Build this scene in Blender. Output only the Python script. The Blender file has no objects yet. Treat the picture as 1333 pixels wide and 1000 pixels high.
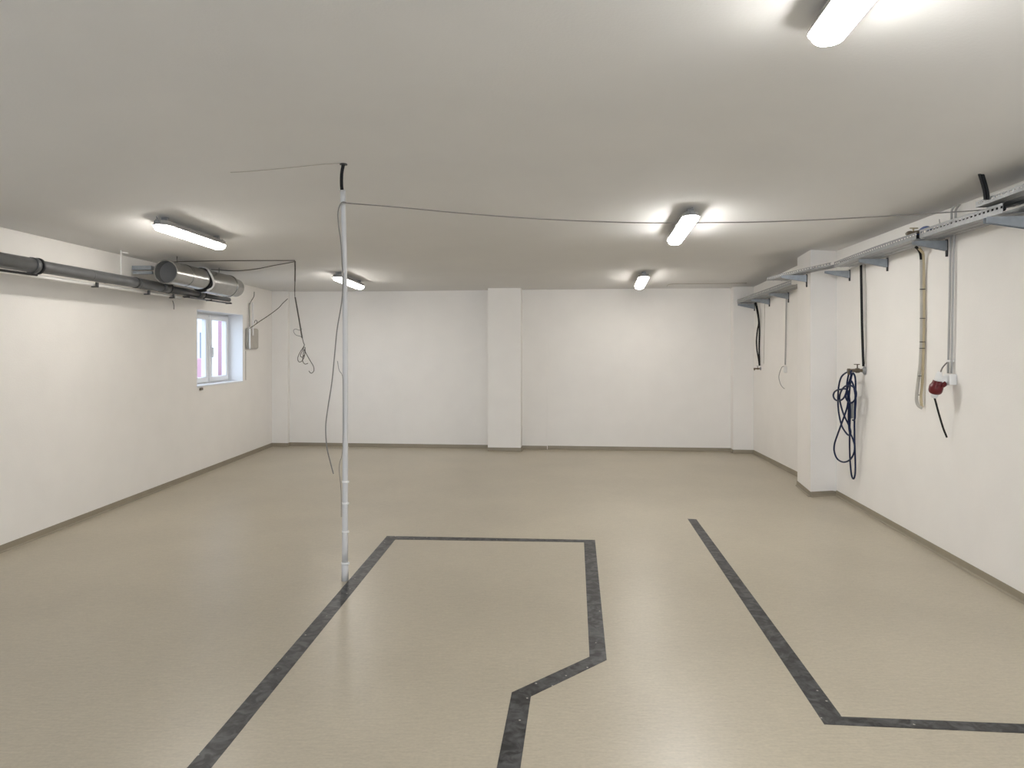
import bpy, bmesh, math, random
from mathutils import Vector, Matrix
random.seed(4)
C = bpy.context.scene.collection
V = Vector

# ------------------------------------------------------------------ survey of the place
# camera 1.6 m over the floor, looking level along +Y; F in pixels of the 1333 px wide frame
HC, F, CX, HY = 1.6, 900.0, 666.5, 453.0

def lerp(a, b, t): return a + (b - a) * t
def interp(x, tab):
    if x <= tab[0][0]: return tab[0][1]
    for (x0, y0), (x1, y1) in zip(tab, tab[1:]):
        if x <= x1: return lerp(y0, y1, (x - x0) / (x1 - x0))
    return tab[-1][1]
def sstep(t):
    t = max(0.0, min(1.0, t)); return t * t * (3 - 2 * t)

def at(px, py, d): return V(((px - CX) / F * d, d, HC + (HY - py) / F * d))
def floor_pt(px, py, z=0.0): return at(px, py, F * (HC - z) / (py - HY))

# plan of the walls
LW = (V((-4.0, 5.4)), V((-3.903, 11.3)))                 # left wall line
NR = (V((3.215, 4.34)), V((3.52, 7.5)))                  # right wall, near stretch
FR = (V((3.53, 8.05)), V((3.665, 10.6)))                 # right wall, far stretch
BW = (V((-3.70, 11.31)), V((3.66, 10.63)))               # back wall

def on_line(L, y): 
    a, b = L; t = (y - a.y) / (b.y - a.y); return a.x + (b.x - a.x) * t
def wall_pt(L, px, py, off=0.0, inward=None):
    """the point of a wall (moved off metres into the room) seen at a survey pixel"""
    a, b = L; dr = (b - a).normalized(); n = V((-dr.y, dr.x))
    if n.x * (-a.x) < 0: n = -n
    a = a + n * off
    k = (px - CX) / F
    # a.x + s*dr.x = k*(a.y + s*dr.y)
    s = (k * a.y - a.x) / (dr.x - k * dr.y)
    d = a.y + s * dr.y
    return at(px, py, d)

def h_ceiling(x, y):
    tot = 0
    for dy in (-.5, -.25, 0, .25, .5):
        yy = y + dy
        hc = interp(yy, [(-9, 1.30), (3.4, 1.30), (4.77, 1.275), (6.2, 1.14), (9.5, .985), (10.9, .915), (12, .905)])
        hl = interp(yy, [(5.4, .945), (9, .945), (11.2, .92)])
        hr = interp(yy, [(8.3, 1.05), (10.5, .915)])
        xl = on_line(LW, yy); xr = on_line(NR, yy) if yy < 8 else on_line(FR, yy)
        h = lerp(hl, hc, sstep((x - xl) / 2.3)); h = lerp(hr, h, sstep((xr - x) / 2.0))
        tot += h
    return HC + tot / 5
def ceil_pt(px, py, drop=0.0):
    d = 6.0
    for _ in range(60):
        p = at(px, py, d); h = h_ceiling(p.x, p.y) - HC - drop
        d = lerp(d, F * h / (HY - py), .5)
    return at(px, py, d)

# ------------------------------------------------------------------ materials
def mat(name, col, rough=.5, metal=0.0, vary=0.0, scale=8.0, bump=0.0, bscale=60.0, spec=.5, stretch=(1, 1, 1)):
    m = bpy.data.materials.new(name); m.use_nodes = True
    nt = m.node_tree; b = nt.nodes['Principled BSDF']
    b.inputs['Base Color'].default_value = (*col, 1); b.inputs['Roughness'].default_value = rough
    b.inputs['Metallic'].default_value = metal; b.inputs['Specular IOR Level'].default_value = spec
    tc = nt.nodes.new('ShaderNodeTexCoord'); mp = nt.nodes.new('ShaderNodeMapping')
    mp.inputs['Scale'].default_value = stretch
    nt.links.new(tc.outputs['Object'], mp.inputs['Vector'])
    if vary:
        n = nt.nodes.new('ShaderNodeTexNoise'); n.inputs['Scale'].default_value = scale; n.inputs['Detail'].default_value = 6
        nt.links.new(mp.outputs[0], n.inputs['Vector'])
        r = nt.nodes.new('ShaderNodeValToRGB')
        r.color_ramp.elements[0].position = .3; r.color_ramp.elements[1].position = .7
        r.color_ramp.elements[0].color = (*[c * (1 - vary) for c in col], 1)
        r.color_ramp.elements[1].color = (*[min(1, c * (1 + vary)) for c in col], 1)
        nt.links.new(n.outputs['Fac'], r.inputs['Fac']); nt.links.new(r.outputs[0], b.inputs['Base Color'])
    if bump:
        n2 = nt.nodes.new('ShaderNodeTexNoise'); n2.inputs['Scale'].default_value = bscale; n2.inputs['Detail'].default_value = 4
        nt.links.new(mp.outputs[0], n2.inputs['Vector'])
        bp = nt.nodes.new('ShaderNodeBump'); bp.inputs['Strength'].default_value = bump; bp.inputs['Distance'].default_value = .01
        nt.links.new(n2.outputs['Fac'], bp.inputs['Height']); nt.links.new(bp.outputs[0], b.inputs['Normal'])
    return m

M = {}
M['wall'] = mat('white_wall_paint', (.88, .85, .81), .75, vary=.015, scale=3, bump=.12, bscale=90, spec=.25)
M['ceiling'] = mat('ceiling_paint', (.735, .725, .71), .8, vary=.02, scale=1.5, bump=.1, bscale=70, spec=.2)
M['base'] = mat('vinyl_upstand', (.29, .25, .185), .5, vary=.06, scale=6)
M['white'] = mat('white_plastic', (.80, .79, .77), .4, vary=.02, scale=20)
M['pvc'] = mat('light_grey_pvc', (.43, .42, .405), .45)
M['pole'] = mat('pole_white_paint', (.60, .59, .58), .45, vary=.03, scale=18, stretch=(1, 1, .2))
M['upvc'] = mat('white_frame_plastic', (.84, .85, .87), .35)
M['black'] = mat('black_rubber', (.008, .008, .009), .6, spec=.3)
M['dark'] = mat('dark_steel', (.05, .05, .052), .45, metal=.6)
M['greywire'] = mat('grey_cable_sheath', (.22, .205, .19), .55)
M['brownwire'] = mat('dim_brown_cable', (.10, .085, .072), .6)
M['pipe'] = mat('grey_drain_pipe', (.10, .102, .105), .36, vary=.12, scale=9)
M['galv'] = mat('galvanised_steel', (.31, .315, .32), .42, metal=.5, vary=.12, scale=30)
M['bracket'] = mat('blue_grey_galvanised', (.36, .39, .42), .45, metal=.5, vary=.1, scale=25)
M['duct'] = mat('ventilation_sheet_metal', (.36, .355, .34), .25, metal=.85, vary=.08, scale=14)
M['ductdark'] = mat('duct_inside_shade', (.12, .12, .12), .6, metal=.3)  # darker than the duct metal, shade of the inside put into the colour
M['beige'] = mat('beige_conduit', (.52, .43, .27), .5, vary=.08, scale=12)
M['greybeige'] = mat('grey_beige_conduit', (.46, .43, .38), .5, vary=.08, scale=12)
M['red'] = mat('red_plastic', (.12, .005, .008), .35)
M['brass'] = mat('worn_brass', (.16, .13, .095), .4, metal=.7, vary=.15, scale=40)
M['hose'] = mat('blue_hose', (.003, .011, .05), .5, spec=.3)
M['bluecable'] = mat('blue_cable', (.02, .06, .22), .4)
M['housing'] = mat('lamp_housing_grey', (.42, .41, .40), .5)
M['pink'] = mat('pink_render', (.36, .20, .25), .8, vary=.05, scale=2)
M['render'] = mat('pale_render', (.46, .47, .50), .8, vary=.04, scale=2)
M['winglass'] = mat('far_window_glass', (.16, .18, .22), .2)
M['ground'] = mat('yard_paving', (.40, .38, .36), .9, vary=.1, scale=3)

# floor: tan vinyl with fine horizontal brushing
def floor_mat():
    m = bpy.data.materials.new('tan_vinyl_floor'); m.use_nodes = True
    nt = m.node_tree; b = nt.nodes['Principled BSDF']
    tc = nt.nodes.new('ShaderNodeTexCoord')
    def noise(scale, st, det):
        mp = nt.nodes.new('ShaderNodeMapping'); mp.inputs['Scale'].default_value = st
        n = nt.nodes.new('ShaderNodeTexNoise'); n.inputs['Scale'].default_value = scale; n.inputs['Detail'].default_value = det
        nt.links.new(tc.outputs['Object'], mp.inputs['Vector']); nt.links.new(mp.outputs[0], n.inputs['Vector']); return n
    n1, n2, n3 = noise(1.3, (1, 1, 1), 4), noise(14, (1, 5, 1), 6), noise(60, (1, 1.6, 1), 3)
    base = nt.nodes.new('ShaderNodeValToRGB')
    e = base.color_ramp.elements
    e[0].position, e[0].color = .3, (.438, .39, .302, 1); e[1].position, e[1].color = .7, (.487, .434, .336, 1)
    nt.links.new(n1.outputs['Fac'], base.inputs['Fac'])
    prev = base.outputs[0]
    for n, lo, hi in ((n2, .93, 1.05), (n3, .93, 1.06)):
        mr = nt.nodes.new('ShaderNodeMapRange'); mr.inputs['From Min'].default_value = .3; mr.inputs['From Max'].default_value = .7
        mr.inputs['To Min'].default_value = lo; mr.inputs['To Max'].default_value = hi
        nt.links.new(n.outputs['Fac'], mr.inputs['Value'])
        mx = nt.nodes.new('ShaderNodeMix'); mx.data_type = 'RGBA'; mx.blend_type = 'MULTIPLY'; mx.inputs['Factor'].default_value = 1
        cmb = nt.nodes.new('ShaderNodeCombineColor')
        for k in range(3): nt.links.new(mr.outputs[0], cmb.inputs[k])
        nt.links.new(prev, mx.inputs[6]); nt.links.new(cmb.outputs[0], mx.inputs[7]); prev = mx.outputs[2]
    nt.links.new(prev, b.inputs['Base Color'])
    b.inputs['Roughness'].default_value = .33; b.inputs['Specular IOR Level'].default_value = .5
    bp = nt.nodes.new('ShaderNodeBump'); bp.inputs['Strength'].default_value = .12; bp.inputs['Distance'].default_value = .006
    nt.links.new(n2.outputs['Fac'], bp.inputs['Height']); nt.links.new(bp.outputs[0], b.inputs['Normal'])
    return m
M['floor'] = floor_mat()

def tape_mat():
    m = bpy.data.materials.new('charcoal_floor_tape'); m.use_nodes = True
    nt = m.node_tree; b = nt.nodes['Principled BSDF']
    tc = nt.nodes.new('ShaderNodeTexCoord')
    n = nt.nodes.new('ShaderNodeTexNoise'); n.inputs['Scale'].default_value = 16; n.inputs['Detail'].default_value = 8; n.inputs['Distortion'].default_value = 1.2
    r = nt.nodes.new('ShaderNodeValToRGB'); e = r.color_ramp.elements
    e[0].position, e[0].color = .40, (.010, .010, .0105, 1); e[1].position, e[1].color = .66, (.085, .085, .088, 1)
    v = nt.nodes.new('ShaderNodeTexVoronoi'); v.inputs['Scale'].default_value = 16
    lt = nt.nodes.new('ShaderNodeMath'); lt.operation = 'LESS_THAN'; lt.inputs[1].default_value = .085
    n4 = nt.nodes.new('ShaderNodeTexNoise'); n4.inputs['Scale'].default_value = 3
    gt = nt.nodes.new('ShaderNodeMath'); gt.operation = 'GREATER_THAN'; gt.inputs[1].default_value = .47
    mu = nt.nodes.new('ShaderNodeMath'); mu.operation = 'MULTIPLY'
    mx = nt.nodes.new('ShaderNodeMix'); mx.data_type = 'RGBA'; mx.inputs[7].default_value = (.42, .40, .37, 1)
    for q in (n, v, n4): nt.links.new(tc.outputs['Object'], q.inputs['Vector'])
    nt.links.new(n.outputs['Fac'], r.inputs['Fac']); nt.links.new(v.outputs['Distance'], lt.inputs[0])
    nt.links.new(n4.outputs['Fac'], gt.inputs[0])
    nt.links.new(lt.outputs[0], mu.inputs[0]); nt.links.new(gt.outputs[0], mu.inputs[1])
    nt.links.new(mu.outputs[0], mx.inputs['Factor']); nt.links.new(r.outputs[0], mx.inputs[6]); nt.links.new(mx.outputs[2], b.inputs['Base Color'])
    b.inputs['Roughness'].default_value = .42
    bp = nt.nodes.new('ShaderNodeBump'); bp.inputs['Strength'].default_value = .25; bp.inputs['Distance'].default_value = .004
    nt.links.new(n.outputs['Fac'], bp.inputs['Height']); nt.links.new(bp.outputs[0], b.inputs['Normal'])
    return m
M['tape'] = tape_mat()

def emit_mat(name, col, s):
    m = bpy.data.materials.new(name); m.use_nodes = True
    b = m.node_tree.nodes['Principled BSDF']
    b.inputs['Base Color'].default_value = (.9, .9, .9, 1)
    b.inputs['Emission Color'].default_value = (*col, 1); b.inputs['Emission Strength'].default_value = s
    return m
LAMP = 16.0
M['diffuser_bright'] = emit_mat('brighter_lamp_diffuser', (1, .985, .955), 32.0)
M['diffuser'] = emit_mat('lit_lamp_diffuser', (1, .955, .89), LAMP)

def glass_mat():
    m = bpy.data.materials.new('clear_window_glass'); m.use_nodes = True
    nt = m.node_tree; nt.nodes.remove(nt.nodes['Principled BSDF']); o = nt.nodes['Material Output']
    t = nt.nodes.new('ShaderNodeBsdfTransparent'); t.inputs[0].default_value = (.93, .95, .96, 1)
    g = nt.nodes.new('ShaderNodeBsdfGlossy'); g.inputs['Roughness'].default_value = .03
    fr = nt.nodes.new('ShaderNodeFresnel'); fr.inputs[0].default_value = 1.45
    mx = nt.nodes.new('ShaderNodeMixShader')
    ge = nt.nodes.new('ShaderNodeNewGeometry'); su = nt.nodes.new('ShaderNodeMath'); su.operation = 'SUBTRACT'; su.inputs[0].default_value = 1
    mu = nt.nodes.new('ShaderNodeMath'); mu.operation = 'MULTIPLY'      # the glass reflects at its outer faces only
    nt.links.new(ge.outputs['Backfacing'], su.inputs[1]); nt.links.new(su.outputs[0], mu.inputs[0]); nt.links.new(fr.outputs[0], mu.inputs[1])
    nt.links.new(mu.outputs[0], mx.inputs[0]); nt.links.new(t.outputs[0], mx.inputs[1]); nt.links.new(g.outputs[0], mx.inputs[2])
    nt.links.new(mx.outputs[0], o.inputs[0]); return m
M['glass'] = glass_mat()

# ------------------------------------------------------------------ mesh helpers
def link(name, bm, m, parent=None, smooth=False, origin=None):
    me = bpy.data.meshes.new(name)
    bmesh.ops.recalc_face_normals(bm, faces=bm.faces)
    if origin is not None: bmesh.ops.translate(bm, vec=-V(origin), verts=bm.verts)
    if smooth:
        for f in bm.faces: f.smooth = True
    bm.to_mesh(me); bm.free()
    o = bpy.data.objects.new(name, me); C.objects.link(o)
    me.materials.append(m)
    if origin is not None: o.location = origin
    if parent is not None:
        o.parent = parent
        o.matrix_parent_inverse = parent_inverse(parent)
    return o
def world_loc(p):
    M4 = Matrix.Translation(p.location)
    return (world_loc(p.parent) @ p.matrix_parent_inverse @ M4) if p.parent else M4
def parent_inverse(p): return world_loc(p).inverted()

def tag(o, label, cat, group=None, kind=None):
    o['label'] = label; o['category'] = cat
    if group: o['group'] = group
    if kind: o['kind'] = kind
    return o
def thing(name, loc, label, cat, group=None):
    o = bpy.data.objects.new(name, None); C.objects.link(o); o.location = loc; o.empty_display_size = .05
    return tag(o, label, cat, group)
def struct(name, bm, m, parent=None, smooth=False):
    o = link(name, bm, m, parent, smooth)
    if parent is None: o['kind'] = 'structure'
    return o

def add_box(bm, c, s, R=None):
    """box, centre c, full sizes s, R = 3 axis vectors"""
    X, Y, Z = R or (V((1, 0, 0)), V((0, 1, 0)), V((0, 0, 1)))
    vs = []
    for i in (-.5, .5):
        for j in (-.5, .5):
            for k in (-.5, .5): vs.append(bm.verts.new(V(c) + X * s[0] * i + Y * s[1] * j + Z * s[2] * k))
    for f in ((0, 1, 3, 2), (4, 6, 7, 5), (0, 4, 5, 1), (2, 3, 7, 6), (0, 2, 6, 4), (1, 5, 7, 3)):
        bm.faces.new([vs[i] for i in f])
def add_prism(bm, base, top):
    a = [bm.verts.new(V(p)) for p in base]; b = [bm.verts.new(V(p)) for p in top]
    n = len(a)
    bm.faces.new(a[::-1]); bm.faces.new(b)
    for i in range(n): bm.faces.new((a[i], a[(i + 1) % n], b[(i + 1) % n], b[i]))
def add_zprism(bm, plan, z0, z1): add_prism(bm, [(p[0], p[1], z0) for p in plan], [(p[0], p[1], z1) for p in plan])

def catmull(P, n=6):
    P = [V(p) for p in P]
    if len(P) < 3: return P
    Q = [P[0] * 2 - P[1]] + P + [P[-1] * 2 - P[-2]]
    out = []
    for i in range(1, len(Q) - 2):
        a, b, c, d = Q[i - 1:i + 3]
        for k in range(n):
            t = k / n
            out.append(.5 * ((2 * b) + (c - a) * t + (2 * a - 5 * b + 4 * c - d) * t * t + (3 * b - a - 3 * c + d) * t ** 3))
    out.append(P[-1]); return out
def add_tube(bm, P, r, seg=10, caps=True):
    P = [V(p) for p in P]
    n = len(P); rs = r if isinstance(r, (list, tuple)) else [r] * n
    T = []
    for i in range(n):
        t = P[min(i + 1, n - 1)] - P[max(i - 1, 0)]
        T.append(t.normalized() if t.length > 1e-9 else V((0, 0, 1)))
    up = V((0, 0, 1)) if abs(T[0].z) < .9 else V((1, 0, 0))
    u = (up - T[0] * up.dot(T[0])).normalized()
    rings = []
    for i in range(n):
        u = (u - T[i] * u.dot(T[i])).normalized(); w = T[i].cross(u)
        rings.append([bm.verts.new(P[i] + (u * math.cos(a) + w * math.sin(a)) * rs[i]) for a in (2 * math.pi * k / seg for k in range(seg))])
    for A, B in zip(rings, rings[1:]):
        for k in range(seg): bm.faces.new((A[k], A[(k + 1) % seg], B[(k + 1) % seg], B[k])).smooth = True
    if caps: bm.faces.new(rings[0][::-1]); bm.faces.new(rings[-1])
def add_lathe(bm, prof, o, axis, seg=24):
    """profile [(along axis, radius)...] revolved round axis from o"""
    o = V(o); ax = V(axis).normalized(); up = V((0, 0, 1)) if abs(ax.z) < .9 else V((1, 0, 0))
    u = (up - ax * up.dot(ax)).normalized(); w = ax.cross(u)
    rings = [[bm.verts.new(o + ax * t + (u * math.cos(a) + w * math.sin(a)) * max(r, 1e-4)) for a in (2 * math.pi * k / seg for k in range(seg))] for t, r in prof]
    for A, B in zip(rings, rings[1:]):
        for k in range(seg): bm.faces.new((A[k], A[(k + 1) % seg], B[(k + 1) % seg], B[k]))
    bm.faces.new(rings[0][::-1]); bm.faces.new(rings[-1])
def tube_obj(name, P, r, m, parent=None, sm=6, seg=10, origin=None):
    bm = bmesh.new(); add_tube(bm, catmull(P, sm) if sm else P, r, seg)
    o = link(name, bm, m, parent, origin=origin)
    return o
def bevel(o, w=.003, seg=2):
    b = o.modifiers.new('bevel', 'BEVEL'); b.width = w; b.segments = seg; b.limit_method = 'ANGLE'
    return o

# ------------------------------------------------------------------ room shell
FRONT = -4.0
xl0, xr0 = on_line(LW, FRONT - .3), 2.65
bm = bmesh.new(); add_box(bm, (-.25, 3.8, -.06), (9.2, 16.6, .12)); struct('floor', bm, M['floor'])

# ceiling: uneven, highest over the middle of the near half
bm = bmesh.new(); nx, ny = 44, 66
g = [[bm.verts.new((lerp(-4.5, 4.1, i / nx), lerp(FRONT - .4, 11.7, j / ny), 0)) for i in range(nx + 1)] for j in range(ny + 1)]
for row in g:
    for v in row: v.co.z = h_ceiling(v.co.x, v.co.y)
for j in range(ny):
    for i in range(nx): bm.faces.new((g[j][i], g[j + 1][i], g[j + 1][i + 1], g[j][i + 1])).smooth = True
ret = bmesh.ops.extrude_face_region(bm, geom=bm.faces[:])
bmesh.ops.translate(bm, vec=(0, 0, .12), verts=[e for e in ret['geom'] if isinstance(e, bmesh.types.BMVert)])
struct('ceiling', bm, M['ceiling'], smooth=False)

TOP = 3.02
WT = .30
# left wall, with the window opening
ldir = V((LW[1] - LW[0])).normalized(); lnorm = V((ldir.y, -ldir.x))      # lnorm points into the room (+x)
def lw(y, off=0.0):       # point on the left wall at depth y, off into the room
    p = V((on_line(LW, y), y)) + lnorm * off; return p
W0, W1, WZ0, WZ1 = 8.652, 10.07, 1.105, 2.084
bm = bmesh.new()
for y0, y1, z0, z1 in ((FRONT - .3, W0, 0, TOP), (W1, 11.6, 0, TOP), (W0, W1, 0, WZ0), (W0, W1, WZ1, TOP)):
    add_zprism(bm, [lw(y0), lw(y1), lw(y1, -WT), lw(y0, -WT)], z0, z1)
struct('wall_left', bm, M['wall'])
# back wall
bdir = (BW[1] - BW[0]).normalized(); bnorm = V((-bdir.y, bdir.x)) * -1                # into the room (-y)
if bnorm.y > 0: bnorm = -bnorm
def bw(x, off=0.0):
    t = (x - BW[0].x) / (BW[1].x - BW[0].x); return BW[0].lerp(BW[1], t) + bnorm * off
bm = bmesh.new(); add_zprism(bm, [bw(-4.3), bw(4.1), bw(4.1, -.3), bw(-4.3, -.3)], 0, TOP); struct('wall_back', bm, M['wall'])
# right wall: near stretch, far stretch and the pillar between them
RN0 = V((on_line(NR, 2.0), 2.0))
COLA, COLB, COLC = V((3.315, 8.03)), V((3.205, 7.42)), V((3.52, 7.50))
bm = bmesh.new()
add_zprism(bm, [(xr0, FRONT - .3), RN0, NR[1], NR[1] + V((.6, 0)), (xr0 + 1.2, FRONT - .3)], 0, TOP)
add_zprism(bm, [COLC, (3.53, 8.05), (3.665, 10.63), (3.70, 11.0), (4.2, 11.0), (4.2, 7.5)], 0, TOP)
struct('wall_right', bm, M['wall'])
bm = bmesh.new(); add_zprism(bm, [COLA, COLB, COLC + V((.05, .004)), V((3.58, 8.06))], 0, TOP); struct('trim_1', bm, M['wall'])
# pilasters of the back wall: stepped one near the middle, one in each corner
def bx(px, off): # x on the (offset) back wall line at survey column px
    k = (px - CX) / F; a, b = bw(-3, off), bw(3, off); dr = b - a
    s = (k * a.y - a.x) / (dr.x - k * dr.y); return a + dr * s
def pil(name, px0, px1, off, wrap=.1):
    a, b = bx(px0, off), bx(px1, off)
    bm = bmesh.new(); add_zprism(bm, [a, b, b - bnorm * (off + wrap), a - bnorm * (off + wrap)], 0, TOP)
    struct(name, bm, M['wall']); return a, b
PA = pil('trim_2', 635, 678, .27)
PB = pil('trim_3', 677.5, 712, .025)
PC = pil('trim_4', 954.5, 990, .17)
PD = pil('trim_5', 340, 374.5, .09)
# front wall behind the camera: unseen open gateway added, its breadth set for the daylight
GX0, GX1, GZ = -3.6, 2.4, 2.6
bm = bmesh.new()
for x0, x1, z0, z1 in ((xl0 - .4, GX0, 0, TOP), (GX1, xr0 + .4, 0, TOP), (GX0, GX1, GZ, TOP)):
    add_zprism(bm, [(x0, FRONT), (x1, FRONT), (x1, FRONT - .3), (x0, FRONT - .3)], z0, z1)
struct('wall_front', bm, M['wall'])

# vinyl upstand along the walls
def upstand(name, runs, h=.056, t=.011):
    bm = bmesh.new()
    for P in runs:
        for a, b in zip(P, P[1:]):
            a, b = V(a), V(b); d = (b - a).normalized(); n = V((-d.y, d.x))
            mid = (a + b) / 2
            if n.dot(V((-.2, 5.0)) - mid) < 0: n = -n
            a2, b2 = a - d * .0, b + d * .0
            def ring(q): return [(q.x, q.y, 0), (q.x + n.x * (t + .014), q.y + n.y * (t + .014), 0.001), (q.x + n.x * t, q.y + n.y * t, .012), (q.x + n.x * t * .55, q.y + n.y * t * .55, h), (q.x, q.y, h)]
            add_prism(bm, ring(a2), ring(b2))
    return struct(name, bm, M['base'])
corner_l = bw(on_line(LW, 11.3))
cl = V((on_line(LW, PD[0].y + .0), PD[0].y))
upstand('baseboard_left', [[lw(FRONT), lw(PD[0].y + .02)]])
upstand('baseboard_back', [[PD[0] , PD[1], PD[1] - bnorm * .09], [bx(374.5, 0), bx(635, 0)], [PA[0] - bnorm * .27, PA[0], PA[1], PA[1] - bnorm * .245], [PB[0], PB[1], PB[1] - bnorm * .025], [bx(713, 0), bx(954.5, 0)], [PC[0] - bnorm * .17, PC[0], V((3.66, PC[0].y - .03))]])
upstand('baseboard_right', [[RN0 , NR[1]], [V((xr0, FRONT)), RN0], [COLC, COLB, COLA, V((3.54, 8.06))], [V((3.53, 8.05)), V((3.662, 10.52))]])

# ------------------------------------------------------------------ window
wo = thing('window_1', (lw(9.36).x - .2, 9.36, WZ0), 'white two sash window set deep in the left wall', 'window'); wo['kind'] = 'structure'
XF = .215                                    # frame set back from the wall face
def wbox(bm, y0, y1, z0, z1, o0, o1): add_zprism(bm, [lw(y0, -o0), lw(y1, -o0), lw(y1, -o1), lw(y0, -o1)], z0, z1)
bm = bmesh.new(); fw = .055
wbox(bm, W0, W1, WZ0, WZ0 + fw, XF, XF + .07); wbox(bm, W0, W1, WZ1 - fw, WZ1, XF, XF + .07)
wbox(bm, W0, W0 + fw, WZ0 + fw, WZ1 - fw, XF, XF + .07); wbox(bm, W1 - fw, W1, WZ0 + fw, WZ1 - fw, XF, XF + .07)
YM = 9.425
wbox(bm, YM - .03, YM + .03, WZ0 + fw, WZ1 - fw, XF, XF + .07)
bevel(link('window_frame', bm, M['upvc'], wo), .006)
for y0, y1 in ((W0 + .03, YM - .02), (YM + .02, W1 - .03)):
    bm = bmesh.new(); q = .07; a, b = WZ0 + .03, WZ1 - .03
    wbox(bm, y0, y1, a, a + q, XF - .02, XF + .05); wbox(bm, y0, y1, b - q, b, XF - .02, XF + .05)
    wbox(bm, y0, y0 + q, a + q, b - q, XF - .02, XF + .05); wbox(bm, y1 - q, y1, a + q, b - q, XF - .02, XF + .05)
    s = bevel(link('sash', bm, M['upvc'], wo), .008)
    bm = bmesh.new(); wbox(bm, y0 + q - .005, y1 - q + .005, a + q - .005, b - q + .005, XF + .01, XF + .022)
    link('pane', bm, M['glass'], s)
    if y0 > YM:
        bm = bmesh.new(); hz = (a + b) / 2
        wbox(bm, y0 + .022, y0 + .048, hz - .035, hz + .035, XF - .03, XF - .02); wbox(bm, y0 + .026, y0 + .044, hz - .12, hz + .01, XF - .055, XF - .03)
        bevel(link('window_handle', bm, M['upvc'], s), .004)
bm = bmesh.new(); wbox(bm, W0 + .001, W1 - .001, WZ0 - .0, WZ0 + .018, -.012, XF + .0)
bevel(link('window_sill', bm, M['upvc'], wo), .004)
bm = bmesh.new()
for ya, yb in ((W0, W0 + .008), (W1 - .008, W1)): wbox(bm, ya, yb, WZ0, WZ1, -.004, XF)
wbox(bm, W0, W1, WZ1 - .008, WZ1, -.004, XF)
link('reveal_lining', bm, M['upvc'], wo)

# outside the window
bm = bmesh.new(); add_box(bm, (-16, 14, .3), (23, 60, .2)); struct('ground_yard', bm, M['ground'])
nb = thing('exterior_building', (-11, 21, .4), 'pale building with gridded windows seen outside through the window', 'building')
bm = bmesh.new(); add_box(bm, (-13.0, 21, 4.4), (4, 26, 8)); link('facade', bm, M['render'], nb)
for k in range(9):
    for j in range(3):
        bm = bmesh.new(); yc, zc = 13.2 + k * 1.45, 1.55 + j * 1.9
        for i in (-1, 0, 1): add_box(bm, (-10.985, yc + i * .3, zc), (.03, .26, 1.2))
        link('window', bm, M['winglass'], nb)
bm = bmesh.new(); pc = at(291, 453, 14.5)
add_box(bm, (pc.x + .03, pc.y + .12, 2.3), (.26, .34, 3.8)); bevel(tag(link('gate_pillar', bm, M['pink']), 'tall pink rendered pillar outside the window', 'pillar'), .02)
bm = bmesh.new(); add_box(bm, (-6.3, 13.45, .895), (.25, 1.4, .99)); bevel(tag(link('garden_wall', bm, M['pink']), 'low pink wall seen through the left pane of the window', 'wall'), .02)

# ------------------------------------------------------------------ floor tape
def strip_bm(quad_px, ext0=0, ext1=0):
    P = [floor_pt(*q) for q in quad_px]         # a0,b0 (start), b1,a1 (end)
    a0, b0, b1, a1 = P
    if ext0: da, db = (a0 - a1).normalized() * ext0, (b0 - b1).normalized() * ext0; a0, b0 = a0 + da, b0 + db
    if ext1: da, db = (a1 - a0).normalized() * ext1, (b1 - b0).normalized() * ext1; a1, b1 = a1 + da, b1 + db
    bm = bmesh.new(); n = 1
    up = V((0, 0, .0015)); add_prism(bm, [p + V((0, 0, .0004)) for p in (a0, b0, b1, a1)], [p + up for p in (a0, b0, b1, a1)])
    return bm
t1 = thing('floor_tape', floor_pt(640, 702), 'charcoal tape outline with a kinked right side on the floor beside the white pole', 'floor marking')
for q, e0, e1 in ((((243.5, 1000), (275, 1000), (514.5, 702.6), (503.7, 698)), 1.0, 0),
                  (((503.7, 698), (514.5, 702.6), (760.2, 706.2), (774.6, 703.2)), 0, 0),
                  (((774.6, 703.2), (760.2, 706.2), (767.3, 855.4), (789.8, 859.5)), 0, 0),
                  (((789.8, 859.5), (767.3, 855.4), (666.2, 901.8), (691, 907)), 0, 0),
                  (((666.2, 901.8), (691, 907), (677.5, 1000), (646.7, 1000)), 0, 1.0)):
    link('tape_strip', strip_bm(q, e0, e1), M['tape'], t1)
t2 = thing('floor_tape', floor_pt(985, 800), 'charcoal tape corner on the floor near the right wall, running out of frame', 'floor marking')
for q, e0, e1 in ((((895, 675.6), (906.5, 676.3), (1095.8, 933.4), (1073, 943.4)), 0, 0),
                  (((1073, 943.4), (1095.8, 933.4), (1333, 943), (1333, 955)), 0, 1.2)):
    link('tape_strip', strip_bm(q, e0, e1), M['tape'], t2)

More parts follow.
